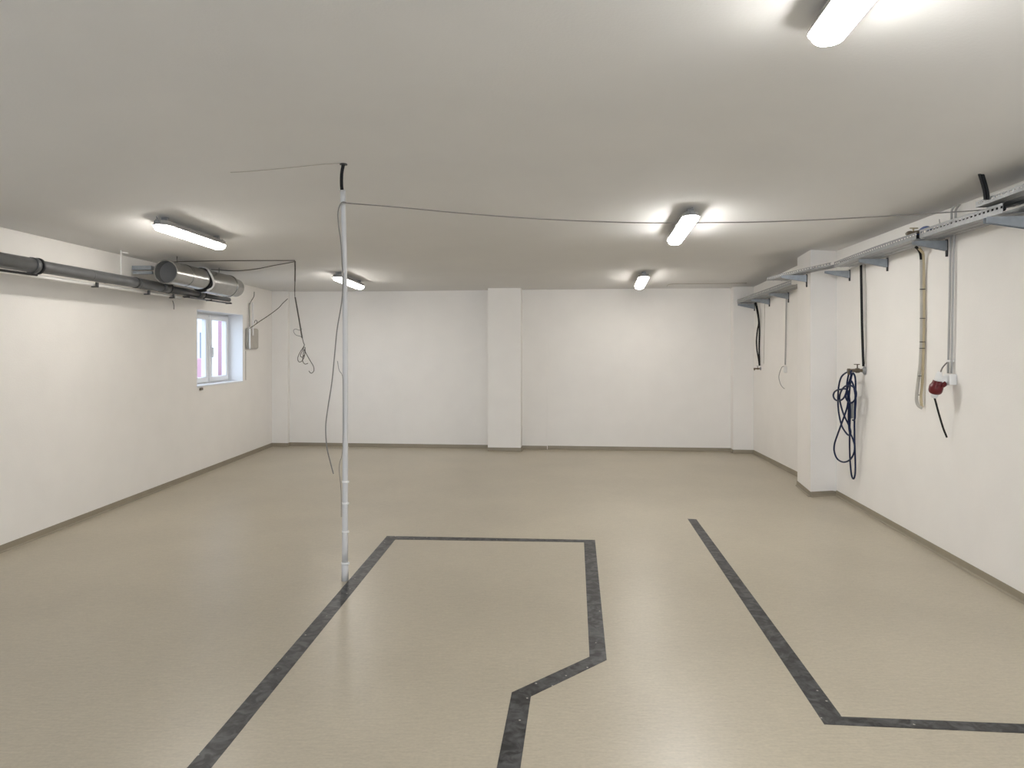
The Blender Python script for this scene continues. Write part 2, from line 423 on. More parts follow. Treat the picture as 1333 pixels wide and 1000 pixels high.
# ------------------------------------------------------------------ ceiling lamps
LDIR = math.radians(6.6)
def stadium(w, L, n=8):
    """plan outline, L along y"""
    r = w / 2; P = []
    for i in range(n + 1): a = math.pi * i / n; P.append((r * math.cos(a), L / 2 - r + r * math.sin(a)))
    for i in range(n + 1): a = math.pi + math.pi * i / n; P.append((r * math.cos(a), -L / 2 + r + r * math.sin(a)))
    return P
def stack_shape(layers):
    """layers [(width, length, z)] of stadium outlines skinned together"""
    bm = bmesh.new(); rings = []
    for w, L, z in layers: rings.append([bm.verts.new((x, y, z)) for x, y in stadium(w, L)])
    n = len(rings[0])
    for A, B in zip(rings, rings[1:]):
        for k in range(n): bm.faces.new((A[k], A[(k + 1) % n], B[(k + 1) % n], B[k])).smooth = True
    bm.faces.new(rings[0]); bm.faces.new(rings[-1][::-1]); return bm
LL = 1.0
def make_lamp():
    t = thing('ceiling_lamp', (0, 0, 0), 'x', 'lamp', 'tube lamps under the ceiling')
    # z = 0 at the ceiling, lamp hangs below
    bm = stack_shape([(.10, LL - .04, -.034), (.126, LL, -.040), (.130, LL, -.064), (.154, LL + .020, -.067), (.154, LL + .020, -.077)])
    link('housing', bm, M['housing'], t)
    bm = stack_shape([(.128, LL - .004, -.0772), (.128, LL - .006, -.086), (.120, LL - .016, -.100), (.100, LL - .04, -.111), (.06, LL - .08, -.117)])
    link('diffuser', bm, M['diffuser'], t)
    for s in (-1, 1):
        bm = bmesh.new(); y = s * (LL / 2 - .10)
        add_box(bm, (0, y, -.016), (.05, .03, .032)); link('ceiling_clip', bm, M['galv'], t)
        bm = bmesh.new(); ye = s * (LL / 2 + .004)
        add_box(bm, (0, ye, -.05), (.022, .012, .034)); add_box(bm, (.018, ye + s * .004, -.058), (.012, .01, .022)); add_box(bm, (-.018, ye + s * .004, -.058), (.012, .01, .022))
        add_tube(bm, [(0, ye, -.034), (0, ye + s * .008, -.012)], .005, 8)
        link('end_latch', bm, M['galv'], t)
    return t
def place_lamp(t, fx, fy, yaw=LDIR):
    """far end of the diffuser seen at survey pixel fx, fy"""
    p = ceil_pt(fx, fy, .105)
    d = V((math.sin(yaw), math.cos(yaw)))
    c = V((p.x, p.y)) - d * LL / 2
    place_lamp_xy(t, c, yaw)
def place_lamp_xy(t, c, yaw=LDIR):
    d = V((math.sin(yaw), math.cos(yaw)))
    a, b = c - d * LL / 2, c + d * LL / 2
    za, zb = h_ceiling(a.x, a.y), h_ceiling(b.x, b.y)
    e = V((d.x, d.y, (zb - za) / LL)).normalized()
    xx = V((d.y, -d.x, 0)); zz = xx.cross(e)
    R = Matrix((xx, e, zz)).transposed().to_4x4()
    R.translation = V((c.x, c.y, min(h_ceiling(c.x, c.y), (za + zb) / 2) - .002))
    t.matrix_world = R; t.location = R.translation; t.rotation_euler = R.to_euler()
def dup(root):
    r = root.copy(); C.objects.link(r)
    for ch in list(root.children):
        c = ch.copy(); C.objects.link(c); c.parent = r
    return r
def tube_level(t, m):          # brightness set per lamp, raised to lighten the near and right side
    for ch in t.children:
        if ch.name.startswith('diffuser'): ch.material_slots[0].link = 'OBJECT'; ch.material_slots[0].material = m
lamp0 = make_lamp()
lamps = [((1071, 61), 'lit tube lamp nearest the viewer, cut by the top edge of the photo'),
         ((877, 318), 'lit tube lamp on the right behind the thin strung wire, near the grey cable tray'),
         ((832, 376), 'small far lit tube lamp at the right, close to the back wall'),
         ((289, 324), 'long lit tube lamp on the left above the silver duct'),
         ((470, 376), 'far lit tube lamp on the left, partly behind the white pole')]
YAW = [6.0, 4.6, 6.6, 5.8, 5.8]
for i, ((fx, fy), lab) in enumerate(lamps):
    t = lamp0 if i == 0 else dup(lamp0)
    t['label'] = lab
    place_lamp(t, fx, fy, math.radians(YAW[i])); tube_level(t, M['diffuser_bright'] if i < 2 else M['diffuser'])
for c, lab in (((.62, -1.1), 'added unseen tube lamp on the right behind the viewer'), ((-2.5, -2.0), 'added unseen tube lamp on the left behind the viewer')):  # two unseen lamps added behind the camera to brighten the near room
    t = dup(lamp0); t['label'] = lab; place_lamp_xy(t, V(c)); tube_level(t, M['diffuser_bright'])

# ------------------------------------------------------------------ white pole with its cables
pb = floor_pt(449, 756); D = pb.y
ptop = at(446.3, 247, D); pmid = at(448.8, 500, D)
pole = thing('service_pole', (pb.x, pb.y, 0), 'thin white service pole standing on the floor at the tape line', 'pole')
bm = bmesh.new(); add_tube(bm, [V((pb.x, D, 0)), V((pb.x, D, .13))], .0235, 16)
link('pole_foot', bm, M['pole'], pole)
bm = bmesh.new(); P = [V((pb.x, D, .12)), at(449.3, 640, D), at(449.5, 500, D), at(449.2, 400, D), at(447.6, 300, D), at(446.6, 262, D)]
add_tube(bm, catmull(P, 4), [lerp(.0205, .0165, i / 20) for i in range(21)], 16); link('pole_tube', bm, M['pole'], pole)
bm = bmesh.new(); add_tube(bm, [at(446.9, 268, D), at(446.2, 248, D)], .0195, 16); link('top_sleeve', bm, M['pole'], pole)
for y, r in ((627, .0215), (655, .0215), (692, .022), (733, .026)):
    bm = bmesh.new(); p = at(449.2, y, D); add_tube(bm, [p - V((0, 0, .006)), p + V((0, 0, .006))], r, 16)
    add_box(bm, p + V((r, -.006, 0)), (.012, .01, .012)); link('tie_band', bm, M['white'], pole)
pc_ = ceil_pt(447.5, 211.5)
P = [at(445.8, 252, D), at(444.6, 240, D), at(444.9, 226, D), at(446.6, 216, D), V((at(447.2, 211, D).x, D, h_ceiling(pb.x, D) + .005))]
link_c = tube_obj('riser_cable', P, .0115, M['black'], pole)
bm = bmesh.new(); q = P[-1]; add_tube(bm, [V((q.x, q.y, h_ceiling(q.x, q.y) - .006)), V((q.x, q.y, h_ceiling(q.x, q.y) + .01))], .026, 16); link('ceiling_grommet', bm, M['dark'], pole)

# grey cord knotted to the pole and hanging loose
dn = D - .035
P = [at(451.5, 264.5, dn), at(447, 263, dn), at(443, 266, dn), at(440, 277, dn), at(441, 295, dn), at(444, 318, dn), at(445.5, 345, dn), at(446.5, 362, dn), at(445, 392, dn), at(439, 428, dn), at(435.8, 460, dn), at(432, 498, dn), at(427, 530, dn), at(424, 556, dn), at(425.5, 582, dn), at(430, 602, dn), at(434, 617, dn)]
tag(tube_obj('hanging_cable', P, .0042, M['greywire']), 'grey cable hanging in a long loose curve left of the white pole', 'cable')
P = [at(446.5, 492, dn + .02), at(442, 485, dn + .02), at(439.5, 474, dn + .01), at(439, 470, dn)]
P = [at(439.3, 470, dn), at(441.5, 482, dn), at(446, 491, dn), at(447, 520, dn + .003), at(447, 560, dn + .003), at(445.5, 590, dn), at(442, 604, dn), at(442, 618, dn), at(444, 640, dn), at(444.2, 673, dn)]
tag(tube_obj('hanging_wire', P, .002, M['greywire']), 'very thin grey cable hugging the lower half of the white pole', 'cable')
# wire strung from the pole to the cable tray
e1 = at(1279, 273.5, 4.45)
P = [at(447, 263, dn), at(452, 264.5, dn)]
for x, y in ((520, 270), (600, 277.5), (700, 285), (800, 289.2), (860, 290.3), (920, 290), (1000, 288.7), (1100, 284.5), (1200, 278.7), (1279, 273.5)):
    P.append(at(x, y, lerp(dn, 4.45, (x - 452) / 827)))
P += [at(1305, 271, 4.30), at(1328, 266.5, 4.12)]
tag(tube_obj('hanging_wire', P, .0038, M['greywire']), 'thin sagging wire strung across the room from the white pole to the cable tray', 'wire')
# faint wire on the ceiling left of the pole
P = [ceil_pt(x, y, .004) for x, y in ((443, 212.5), (420, 214), (390, 217), (350, 221), (320, 223.5), (300, 224.5))]
tag(tube_obj('ceiling_wire', P, .0022, M['greybeige']), 'faint thin wire on the ceiling running left from the pole top', 'wire')
P = [ceil_pt(x, y, .006) for x, y in ((868, 373), (873, 370), (900, 369.6), (950, 369), (972, 368.5))]
tag(tube_obj('ceiling_wire', P, .004, M['greybeige']), 'pale wire along the ceiling at the far right near the back wall', 'wire')

# ------------------------------------------------------------------ right wall: trays and brackets
rdir = (NR[1] - NR[0]).normalized(); rn = V((-rdir.y, rdir.x));  rn = rn if rn.x < 0 else -rn
fdir = (FR[1] - FR[0]).normalized(); fn = V((-fdir.y, fdir.x));  fn = fn if fn.x < 0 else -fn
def nr(y, off=0.0): return V((on_line(NR, y), y)) + rn * off
def fr(y, off=0.0): return V((on_line(FR, y), y)) + fn * off
def tray(name, outer, inner, zs, label, lip=.05, holes=True):
    """perforated steel channel; outer / inner plan points, zs bottom heights above the camera level"""
    root = thing(name, (outer[0].x, outer[0].y, HC + zs[0]), label, 'cable tray', 'cable trays along the right wall')
    O = [V((p.x, p.y, HC + z)) for p, z in zip(outer, zs)]; I = [V((p.x, p.y, HC + z)) for p, z in zip(inner, zs)]
    bm = bmesh.new(); dz = V((0, 0, .002))
    for k in range(len(O) - 1):
        add_prism(bm, [O[k], O[k + 1], I[k + 1], I[k]], [p + dz for p in (O[k], O[k + 1], I[k + 1], I[k])])
        for f in (.3, .7):                        # pressed ribs under the channel
            a, b = O[k].lerp(I[k], f), O[k + 1].lerp(I[k + 1], f); add_tube(bm, [a, b], .004, 6)
    link('tray_bottom', bm, M['galv'], root)
    bm = bmesh.new()
    for k in range(len(O) - 1):
        a, b = O[k], O[k + 1]; L = (b - a).length; e = (b - a).normalized(); up = V((0, 0, 1)); n = e.cross(up).normalized()
        def bar(s0, s1, z0, z1): add_box(bm, a + e * (s0 + s1) / 2 + up * (z0 + z1) / 2, (s1 - s0, .002, z1 - z0), (e, n, up))
        bar(0, L, 0, lip * .5); bar(0, L, lip * .74, lip)
        add_box(bm, a + e * L / 2 + up * lip + ((I[k] - O[k]).normalized()) * .006, (L, .012, .002), (e, n, up))
        s = 0.0; c = 0
        while s < L - 1e-6:
            w = .022 if c % 2 == 0 else (.024 if holes else .0)
            s1 = min(L, s + w)
            if c % 2 == 0: bar(s, s1, lip * .5, lip * .74)
            s = s1 + (1e-5 if w == 0 else 0); c += 1
    link('tray_lip', bm, M['galv'], root)
    bm = bmesh.new()
    for k in range(len(I) - 1):
        a, b = I[k], I[k + 1]; add_prism(bm, [a, b, b + V((0.002, 0, 0)), a + V((0.002, 0, 0))], [p + V((0, 0, lip)) for p in (a, b, b + V((0.002, 0, 0)), a + V((.002, 0, 0)))])
    link('tray_back_lip', bm, M['galv'], root)
    return root
TW, TI = .255, .05
ys = [10.42, 9.7, 8.9, 8.10]
tray('cable_tray', [fr(y, TW) for y in ys], [fr(y, TI) for y in ys], [.672, .695, .718, .742], 'far grey cable tray on the right wall between the corner and the pillar', .055)
tray('cable_tray', [V((3.03, 8.22)), V((3.03, 7.95)), V((3.055, 7.45)), V((3.17, 6.88))], [V((3.275, 8.22)), V((3.262, 7.95)), V((3.175, 7.45)), V((3.30, 6.88))], [.800, .800, .803, .815], 'short bent cable tray stepping around the right wall pillar', .035)
ys = [6.85, 6.4, 5.9, 5.18]
tray('cable_tray', [nr(y, TW) for y in ys], [nr(y, TI) for y in ys], [.803, .812, .82, .82], 'long grey perforated cable tray between the pillar and the beige conduit', .05)
ys = [5.172, 4.7, 4.15]
tray('cable_tray', [nr(y, TW - .02) for y in ys], [nr(y, TI) for y in ys], [.824, .822, .815], 'perforated cable tray above the red plug conduit', .06)
ys = [4.36, 3.9, 3.2, 2.4]
tray('cable_tray', [nr(y, TW + .02) for y in ys], [nr(y, TI + .0) for y in ys], [.890, .893, .896, .90], 'upper cable tray at the right edge of the photo, under a thick black cable', .036)

def bracket(root2, wn, z, label, length=.25, drop=.115, tip=.022, root_h=.075):
    """triangular cantilever arm; root2 plan point on the wall, wn into the room"""
    n = V((wn.x, wn.y, 0)); e = V((-n.y, n.x, 0)); up = V((0, 0, 1)); o = V((root2.x, root2.y, HC + z))
    t = thing('tray_bracket', o + n * .01, label, 'bracket', 'brackets under the cable trays')
    bm = bmesh.new(); w = .034
    prof = [n * .012, n * length, n * length - up * tip, n * .012 - up * root_h]
    for s in (-1, 1):
        add_prism(bm, [o + p + e * (s * w / 2 - .0015) for p in prof], [o + p + e * (s * w / 2 + .0015) for p in prof])
    add_box(bm, o + n * (length / 2 + .006) - up * .0015, (length - .012, w, .003), (n, e, up))
    link('bracket_arm', bm, M['bracket'], t)
    bm = bmesh.new(); add_box(bm, o + n * .007 - up * (drop / 2 - .01), (.013, .015, drop), (n, e, up))
    link('wall_strip', bm, M['dark'], t)
    return t
bracket(fr(10.40), fn, .662, 'farthest tray bracket, in the right back corner of the room')
bracket(fr(9.70), fn, .685, 'second tray bracket from the back right corner, beside the double black cable')
bracket(fr(8.93), fn, .706, 'tray bracket beside the thin white conduit, third from the back corner', drop=.13)
cb = COLA.lerp(COLB, .76); cdir = (COLA - COLB).normalized(); cn = V((-cdir.y, cdir.x)); cn = cn if cn.x < 0 else -cn
bracket(cb, cn, .796, 'tray bracket fixed to the room-side face of the right wall pillar', drop=.14, length=.27)
bracket(nr(7.12), rn, .795, 'tray bracket just in front of the pillar, beside the black cable with the hose')
bracket(nr(6.25), rn, .804, 'tray bracket between the blue hose and the beige conduit', drop=.12)
bracket(nr(5.24), rn, .812, 'tray bracket at the joint of two trays beside the red plug conduit', drop=.13)
bracket(nr(4.20), rn, .800, 'nearest tray bracket, cut by the right edge of the photo', length=.31, root_h=.085, tip=.035)

for ya, yb, zz, lab in ((6.80, 5.25, .834, 'black filler cable added inside the long tray to darken its slots'), (5.10, 4.20, .84, 'black filler cable added in the tray above the red plug conduit to darken its slots')):
    P = [V((nr(lerp(ya, yb, k / 6), TW - .05).x, nr(lerp(ya, yb, k / 6), TW - .05).y, HC + lerp(.826 if ya > 6 else zz, zz, k / 6) + .012)) for k in range(7)]
    tag(tube_obj('slot_shade_cable', P, 0.019, M['black'], sm=2), lab, 'cable')  # dark tubes added behind the lips so the slots read as shaded

N = lambda px, py, off=.02: wall_pt(NR, px, py, off)
G = lambda px, py, off=.02: wall_pt(FR, px, py, off)

# thick black cable from the ceiling into the upper tray
cp = [at(1284.5, 260, 4.25), at(1283.5, 250, 4.25), at(1280.5, 238, 4.25)]
cp.append(V((at(1276.5, 226, 4.25).x, 4.25, h_ceiling(at(1277, 228, 4.25).x, 4.25) + .01)))
t = thing('thick_cable', cp[-1], 'thick black cable pair dropping from the ceiling into the upper right tray', 'cable')
for s in (-1, 1):
    tube_obj('cable_strand', [p + V((s * .0085, 0, -.0)) for p in cp], .0095, M['black'], t)

# double black cable and its brass fitting, far wall
t = thing('hanging_cable', G(988, 430), 'double black cable hanging from the far tray to a small brass fitting', 'cable')
tube_obj('cable_strand', [G(983, 394, .06), G(985.5, 405, .05), G(987.6, 419.5, .04), G(986, 430, .035), G(984.8, 443, .04), G(985.3, 455, .04), G(987.5, 468, .035), G(988.5, 476, .03)], .0105, M['black'], t)
tube_obj('cable_strand', [G(984, 394, .045), G(986.5, 405, .035), G(988.2, 419.5, .02), G(988.6, 435, .02), G(988.2, 455, .02), G(988.6, 468, .022), G(988.8, 476, .025)], .0105, M['black'], t)
def tap(name, L, wn, px, py, label, s=1.0, hose_end=False):
    o = wall_pt(L, px, py, 0); n = V((wn.x, wn.y, 0)); up = V((0, 0, 1)); e = V((-n.y, n.x, 0))
    t = thing(name, o, label, 'tap')
    bm = bmesh.new(); add_lathe(bm, [(0, .034 * s), (.006 * s, .036 * s), (.010 * s, .03 * s), (.022 * s, .016 * s)], o + n * .001, n, 20); link('wall_flange', bm, M['galv'], t)
    bm = bmesh.new(); add_lathe(bm, [(.02 * s, .014 * s), (.045 * s, .014 * s), (.047 * s, .02 * s), (.075 * s, .021 * s), (.078 * s, .015 * s), (.12 * s, .0135 * s), (.122 * s, .017 * s), (.142 * s, .017 * s)], o, n, 18)
    add_tube(bm, [o + n * .128 * s + up * .0, o + n * .13 * s - up * .035 * s], .0135 * s, 12)
    link('tap_body', bm, M['brass'], t)
    bm = bmesh.new(); add_tube(bm, [o + n * .062 * s + up * .018 * s, o + n * .062 * s + up * .05 * s], .005 * s, 8)
    add_box(bm, o + n * .066 * s + up * .052 * s, (.045 * s, .014 * s, .006 * s), (n, e, up)); link('tap_lever', bm, M['brass'], t)
    return o, n
tap('wall_tap', FR, fn, 990.5, 480, 'small brass wall tap below the double black cable', .72)
# white conduit with a small box and loose cord, far wall
t = thing('conduit', G(1023, 430), 'thin white conduit on the far right wall with a loose cord', 'conduit')
tube_obj('conduit_pipe', [G(1023.8, 383), G(1023, 430), G(1022.2, 475)], .0095, M['pvc'], t)
bm = bmesh.new(); p = G(1022, 481, .018); add_box(bm, p, (.036, .05, .085), (V((fn.x, fn.y, 0)), V((fdir.x, fdir.y, 0)), V((0, 0, 1)))); bevel(link('outlet_box', bm, M['white'], t), .006)
tube_obj('loose_cord', [G(1020.5, 477, .04), G(1018, 478, .05), G(1015, 485, .055), G(1013.9, 492, .055), G(1016, 500, .045), G(1019, 504.5, .03), G(1021.3, 506, .02)], .0036, M['greywire'], t)
tag(tube_obj('thin_cable', [G(995.5, 391, .01), G(995, 430, .008), G(994, 474, .008)], .003, M['greybeige']), 'faint thin cable on the wall beside the double black cable', 'cable')

# black cable, white cable and tap with the blue hose
tag(tube_obj('hanging_cable', [N(1120.8, 345, .028), N(1121.2, 370, .028), N(1121.8, 405, .03), N(1122.6, 440, .03), N(1124, 477, .03)], .0118, M['black']), 'single thick black cable hanging down to the tap with the blue hose', 'cable')
tag(tube_obj('thin_cable', [N(1126.4, 345, .012), N(1127.4, 400, .01), N(1127.3, 450, .01), N(1125.8, 474, .012)], .0036, M['greybeige']), 'thin pale cable right beside the thick black cable above the hose', 'cable')
to, tn = tap('wall_tap', NR, rn, 1126, 482.5, 'grey and brass wall tap holding the blue hose', 1.15)

def Hp(x, y, off): return N(1070 + x / 5.556, 460 + y / 5.556, off)
hose = [(214, 128, .145), (200, 133, .14), (172, 142, .14), (140, 172, .14), (123, 230, .135), (116, 320, .13), (120, 420, .12), (140, 515, .11), (166, 565, .10), (192, 592, .09), (207, 575, .09), (196, 525, .10), (160, 450, .12), (135, 370, .13), (128, 310, .14), (150, 255, .15), (185, 232, .15), (222, 240, .14), (246, 275, .13), (243, 325, .13),
        (215, 358, .14), (185, 345, .15), (172, 305, .155), (190, 230, .15), (210, 160, .145), (205, 135, .14), (190, 165, .13), (180, 240, .13), (188, 320, .13), (182, 390, .14), (152, 480, .145), (112, 590, .13), (90, 660, .12), (90, 715, .11), (112, 765, .10), (155, 787, .09), (200, 772, .085), (230, 725, .08), (236, 670, .08), (222, 615, .085), (198, 560, .09), (192, 450, .10), (196, 330, .115), (206, 210, .125), (222, 145, .125), (240, 175, .12), (243, 260, .11), (238, 360, .10), (235, 480, .09), (236, 640, .07), (241, 780, .06), (240, 870, .05), (228, 908, .05), (214, 880, .055), (205, 800, .06), (200, 680, .07), (201, 540, .09), (204, 400, .11), (186, 270, .14), (130, 262, .16), (95, 276, .165), (82, 306, .165), (97, 336, .165), (128, 342, .16), (158, 322, .155), (180, 270, .15), (205, 200, .14), (228, 235, .13), (244, 330, .12), (240, 420, .11), (238, 470, .105), (228, 485, .10), (222, 482, .10)]
t = thing('garden_hose', Hp(200, 130, .14), 'blue coiled hose hanging in loops from the wall tap', 'hose')
tube_obj('hose_coil', [Hp(*q) for q in hose], .0085, M['hose'], t, sm=6, seg=8)
bm = bmesh.new(); add_tube(bm, [Hp(218, 350, .07), Hp(217, 470, .07)], [.013, .011], 12); link('spray_nozzle', bm, M['galv'], t)

# beige conduit bundle
t = thing('hanging_conduit', N(1200, 420), 'beige conduit pair with cable ties hanging from the tray, bottom end curled', 'conduit')
tube_obj('black_sheath', [N(1192, 321.5, .10), N(1195.5, 325, .075), N(1198.3, 331, .05), N(1199.3, 342, .035)], .0105, M['black'], t)
tube_obj('conduit_pipe', [N(1199.3, 338, .04), N(1199.6, 370, .03), N(1199.8, 410, .03), N(1199.3, 445, .03), N(1198, 472, .035), N(1195.8, 492, .045), N(1193.2, 515, .055), N(1193.6, 524, .055), N(1196.5, 529, .045), N(1200.3, 531.3, .03)], .0125, M['greybeige'], t)
tube_obj('conduit_pipe', [N(1196, 323, .08), N(1199.5, 327, .06), N(1202, 334, .03), N(1202.6, 370, .018), N(1202.5, 415, .018), N(1202, 450, .018), N(1201.6, 475, .018), N(1200.5, 500, .02), N(1199, 515, .025), N(1199.5, 526, .028), N(1200.5, 530.5, .025)], .0105, M['beige'], t)
for y, x in ((377, 1201), (415, 1201), (445.5, 1200.7), (454, 1200.5), (490, 1197.5), (514.5, 1194.6)):
    bm = bmesh.new(); p = N(x, y, .027 if y < 480 else .045); w = .027 if y < 480 else .018
    for s in (-1, 1): add_tube(bm, [p + V((0, 0, s * .0)), p + V((0, 0, .005))], [w * .78, w * .78], 14)
    link('cable_tie', bm, M['dark'], t)

# grey conduit pair, white socket, red plug
t = thing('conduit', N(1236, 400), 'pair of white conduits on the right wall above the red plug', 'conduit')
tube_obj('conduit_pipe', [N(1246.5, 267.5, .01), N(1243, 268.5, .018), N(1239, 274, .022), N(1238.6, 282, .022), N(1238.2, 300, .02), N(1237.2, 330, .018), N(1236, 400, .018), N(1234.2, 486, .018)], .0082, M['pvc'], t, sm=4)
tube_obj('conduit_pipe', [N(1250, 265.5, .01), N(1247.5, 268, .018), N(1244.2, 274, .022), N(1243.8, 284, .022), N(1242.6, 300, .02), N(1241.2, 330, .018), N(1240, 400, .018), N(1238.4, 486, .018)], .0082, M['pvc'], t, sm=4)
for y, x in ((470, 1236.6),):
    bm = bmesh.new(); p = N(x, y, .018); add_box(bm, p, (.036, .05, .014), (V((rn.x, rn.y, 0)), V((rdir.x, rdir.y, 0)), V((0, 0, 1)))); link('pipe_clip', bm, M['white'], t)
RX = (V((rn.x, rn.y, 0)), V((rdir.x, rdir.y, 0)), V((0, 0, 1)))
t = thing('wall_socket', N(1233, 494), 'white angled wall socket under the conduit pair', 'socket')
bm = bmesh.new(); add_box(bm, N(1237, 494, .028), (.056, .085, .082), RX); bevel(link('socket_box', bm, M['white'], t), .008)
bm = bmesh.new(); o = N(1230.5, 494.5, .055); nn = V((rn.x, rn.y, 0)); ax = (nn * .8 - V((0, 0, .35))).normalized()
add_lathe(bm, [(-.01, .034), (.03, .034), (.034, .037), (.046, .037), (.048, .030)], o, ax, 24); link('socket_collar', bm, M['white'], t)
t = thing('industrial_plug', N(1219, 505, .12), 'red industrial plug with a cut black cord hanging at the white socket', 'plug')
pa, pbb = N(1222.3, 493, .115), N(1217.4, 514, .125)
ax = (pbb - pa).normalized(); Lp = (pbb - pa).length
bm = bmesh.new(); c0 = N(1218.6, 504.3, .12)
add_lathe(bm, [(-.056, .024), (-.052, .031), (-.036, .034), (-.024, .038), (-.014, .045), (.0, .048), (.026, .047), (.040, .042), (.048, .034), (.052, .024)], c0, ax, 24)
nb_ = (N(1229, 498, .062) - c0).normalized(); add_lathe(bm, [(.0, .034), (.045, .036), (.058, .035), (.066, .028)], c0 - ax * .008, nb_, 20)
for q in range(3):
    a = c0 - ax * .012 + V((-.02 + .02 * q, -.038, 0)); add_tube(bm, [a - ax * .03, a + ax * .018], .005, 8)
link('plug_body', bm, M['red'], t, smooth=True)
bm = bmesh.new(); add_lathe(bm, [(0, .016), (.012, .020), (.062, .028), (.068, .028)], c0 - ax * .122, ax, 20); link('plug_cap', bm, M['white'], t, smooth=True)
bm = bmesh.new(); add_lathe(bm, [(0, .026), (.01, .027), (.026, .023), (.034, .018)], c0 + ax * .048, ax, 20); link('cord_grip', bm, M['white'], t, smooth=True)
tube_obj('plug_cord', [c0 + ax * .07, N(1218.2, 524, .115), N(1222.5, 540, .085), N(1228, 558, .055), N(1232.6, 569.5, .03)], .0068, M['black'], t)
tube_obj('feed_cord', [N(1233, 472, .03), N(1230, 475, .05), N(1226.5, 479.5, .08), N(1224, 486, .11), N(1223.2, 489, .113)], .005, M['greywire'], t)

# odds and ends lying on the tray
t = thing('brass_valve', N(1188, 303, .15), 'brown brass valve lying on the cable tray next to the blue cable', 'valve')
bm = bmesh.new(); a, b = N(1180.5, 304.5, .19), N(1196, 302, .17); add_lathe(bm, [(0, .013), (.02, .014), (.022, .020), (.05, .020), (.052, .014), ((b - a).length, .013)], a, b - a, 16); link('valve_body', bm, M['brass'], t, smooth=True)
bm = bmesh.new(); c = a.lerp(b, .55); add_tube(bm, [c, c + V((0, 0, .034))], .006, 8); add_box(bm, c + V((.004, 0, .036)), (.06, .014, .007)); link('valve_lever', bm, M['beige'], t)
tag(tube_obj('coiled_cable', [N(1194.5, 311, .14), N(1196, 304.5, .14), N(1199, 300, .14), N(1204, 297, .14), N(1209, 297.5, .14), N(1211.5, 303, .14), N(1212, 308, .14)], .015, M['bluecable']), 'short bright blue cable bend on the cable tray above the beige conduit', 'cable')
tag(tube_obj('wire_stub', [N(1226, 297, .1), N(1223.5, 291, .1), N(1222.8, 285.5, .1)], .0028, M['greywire']), 'short wire stub poking up from the cable tray near the conduit bend', 'wire')

# ------------------------------------------------------------------ left wall: drain pipe, conduit, duct
PX, PZ = .30, HC + .637
def lwp(y, off, z): p = lw(y, off); return V((p.x, p.y, z))
pipe = thing('drain_pipe', lwp(6, PX, PZ), 'long grey drain pipe running along the top of the left wall', 'pipe')
bm = bmesh.new(); add_tube(bm, [lwp(y, PX, PZ) for y in (.5, 3, 5, 6.5, 7.4)], .050, 24); link('pipe_run', bm, M['pipe'], pipe)
bm = bmesh.new(); add_tube(bm, [lwp(y, PX - .01, PZ - .008) for y in (7.35, 8.15)], .041, 24); link('pipe_run', bm, M['pipe'], pipe)
bm = bmesh.new(); add_tube(bm, [lwp(y, PX - .02, PZ - .014) for y in (8.12, 8.95)], .028, 20); link('pipe_run', bm, M['pipe'], pipe)
bm = bmesh.new(); add_tube(bm, [lwp(y, PX, PZ) for y in (2.0, 5.33)], .057, 24); add_tube(bm, [lwp(y, PX, PZ) for y in (5.32, 5.365)], .062, 24); link('coupling', bm, M['pipe'], pipe)
for y0, y1, r, dz in ((6.05, 6.06, .0512, 0), (6.8, 6.81, .0512, 0), (7.22, 7.36, .055, 0), (8.05, 8.16, .046, -.008)):
    bm = bmesh.new(); add_tube(bm, [lwp(y0, PX, PZ + dz), lwp(y1, PX, PZ + dz)], r, 24); link('coupling', bm, M['pipe'], pipe)
for y, r in ((5.385, .065), (6.74, .0535), (7.37, .058), (8.17, .048)):
    bm = bmesh.new(); add_tube(bm, [lwp(y, PX, PZ - (0 if y < 8 else .008)), lwp(y + .02, PX, PZ - (0 if y < 8 else .008))], r, 24)
    add_box(bm, lwp(y + .01, PX / 2, PZ + .0), (PX, .02, .012)); link('pipe_clamp', bm, M['dark'], pipe)
rod = bmesh.new(); y = 6.72; p = lwp(y, PX - .12, PZ + .02); add_tube(rod, [p, V((p.x, p.y, h_ceiling(p.x, p.y)))], .006, 8); add_tube(rod, [V((p.x, p.y, h_ceiling(p.x, p.y) - .015)), V((p.x + .06, p.y + .02, h_ceiling(p.x, p.y) - .025))], .005, 8)
link('hanger_rod', rod, M['white'], pipe)
# pale conduit just under the pipe with its little clips
t = thing('conduit', lwp(6, .06, PZ - .085), 'pale straight conduit directly below the grey drain pipe', 'conduit')
bm = bmesh.new(); add_tube(bm, [lwp(y, PX - .03, PZ - .075) for y in (2.0, 4, 7.7)], .014, 14); link('conduit_pipe', bm, M['white'], t)
for y in (4.7, 6.15, 7.0, 7.5):
    bm = bmesh.new(); add_box(bm, lwp(y, PX - .02, PZ - .094), (.05, .03, .010)); add_box(bm, lwp(y, PX + .0, PZ - .074), (.012, .03, .040)); link('conduit_clip', bm, M['dark'], t)
tag(tube_obj('hanging_cable', [lwp(3.5, PX + .035, PZ - .085), lwp(4.4, PX + .035, PZ - .083), lwp(5.0, PX + .03, PZ - .077), lwp(5.36, PX + .02, PZ - .072)], .010, M['black']), 'black cable strapped under the drain pipe at the left edge', 'cable')
tag(tube_obj('wire_rod', [lwp(8.0, .03, PZ - .09), lwp(8.02, .035, PZ - .14), lwp(8.02, .035, PZ - .19)], .005, M['greywire']), 'small bent wire rod on the left wall beside the window top', 'rod')
t = thing('steel_rail', lwp(8.0, PX, PZ - .065), 'dark slim steel rail under the thin end of the drain pipe', 'rail')
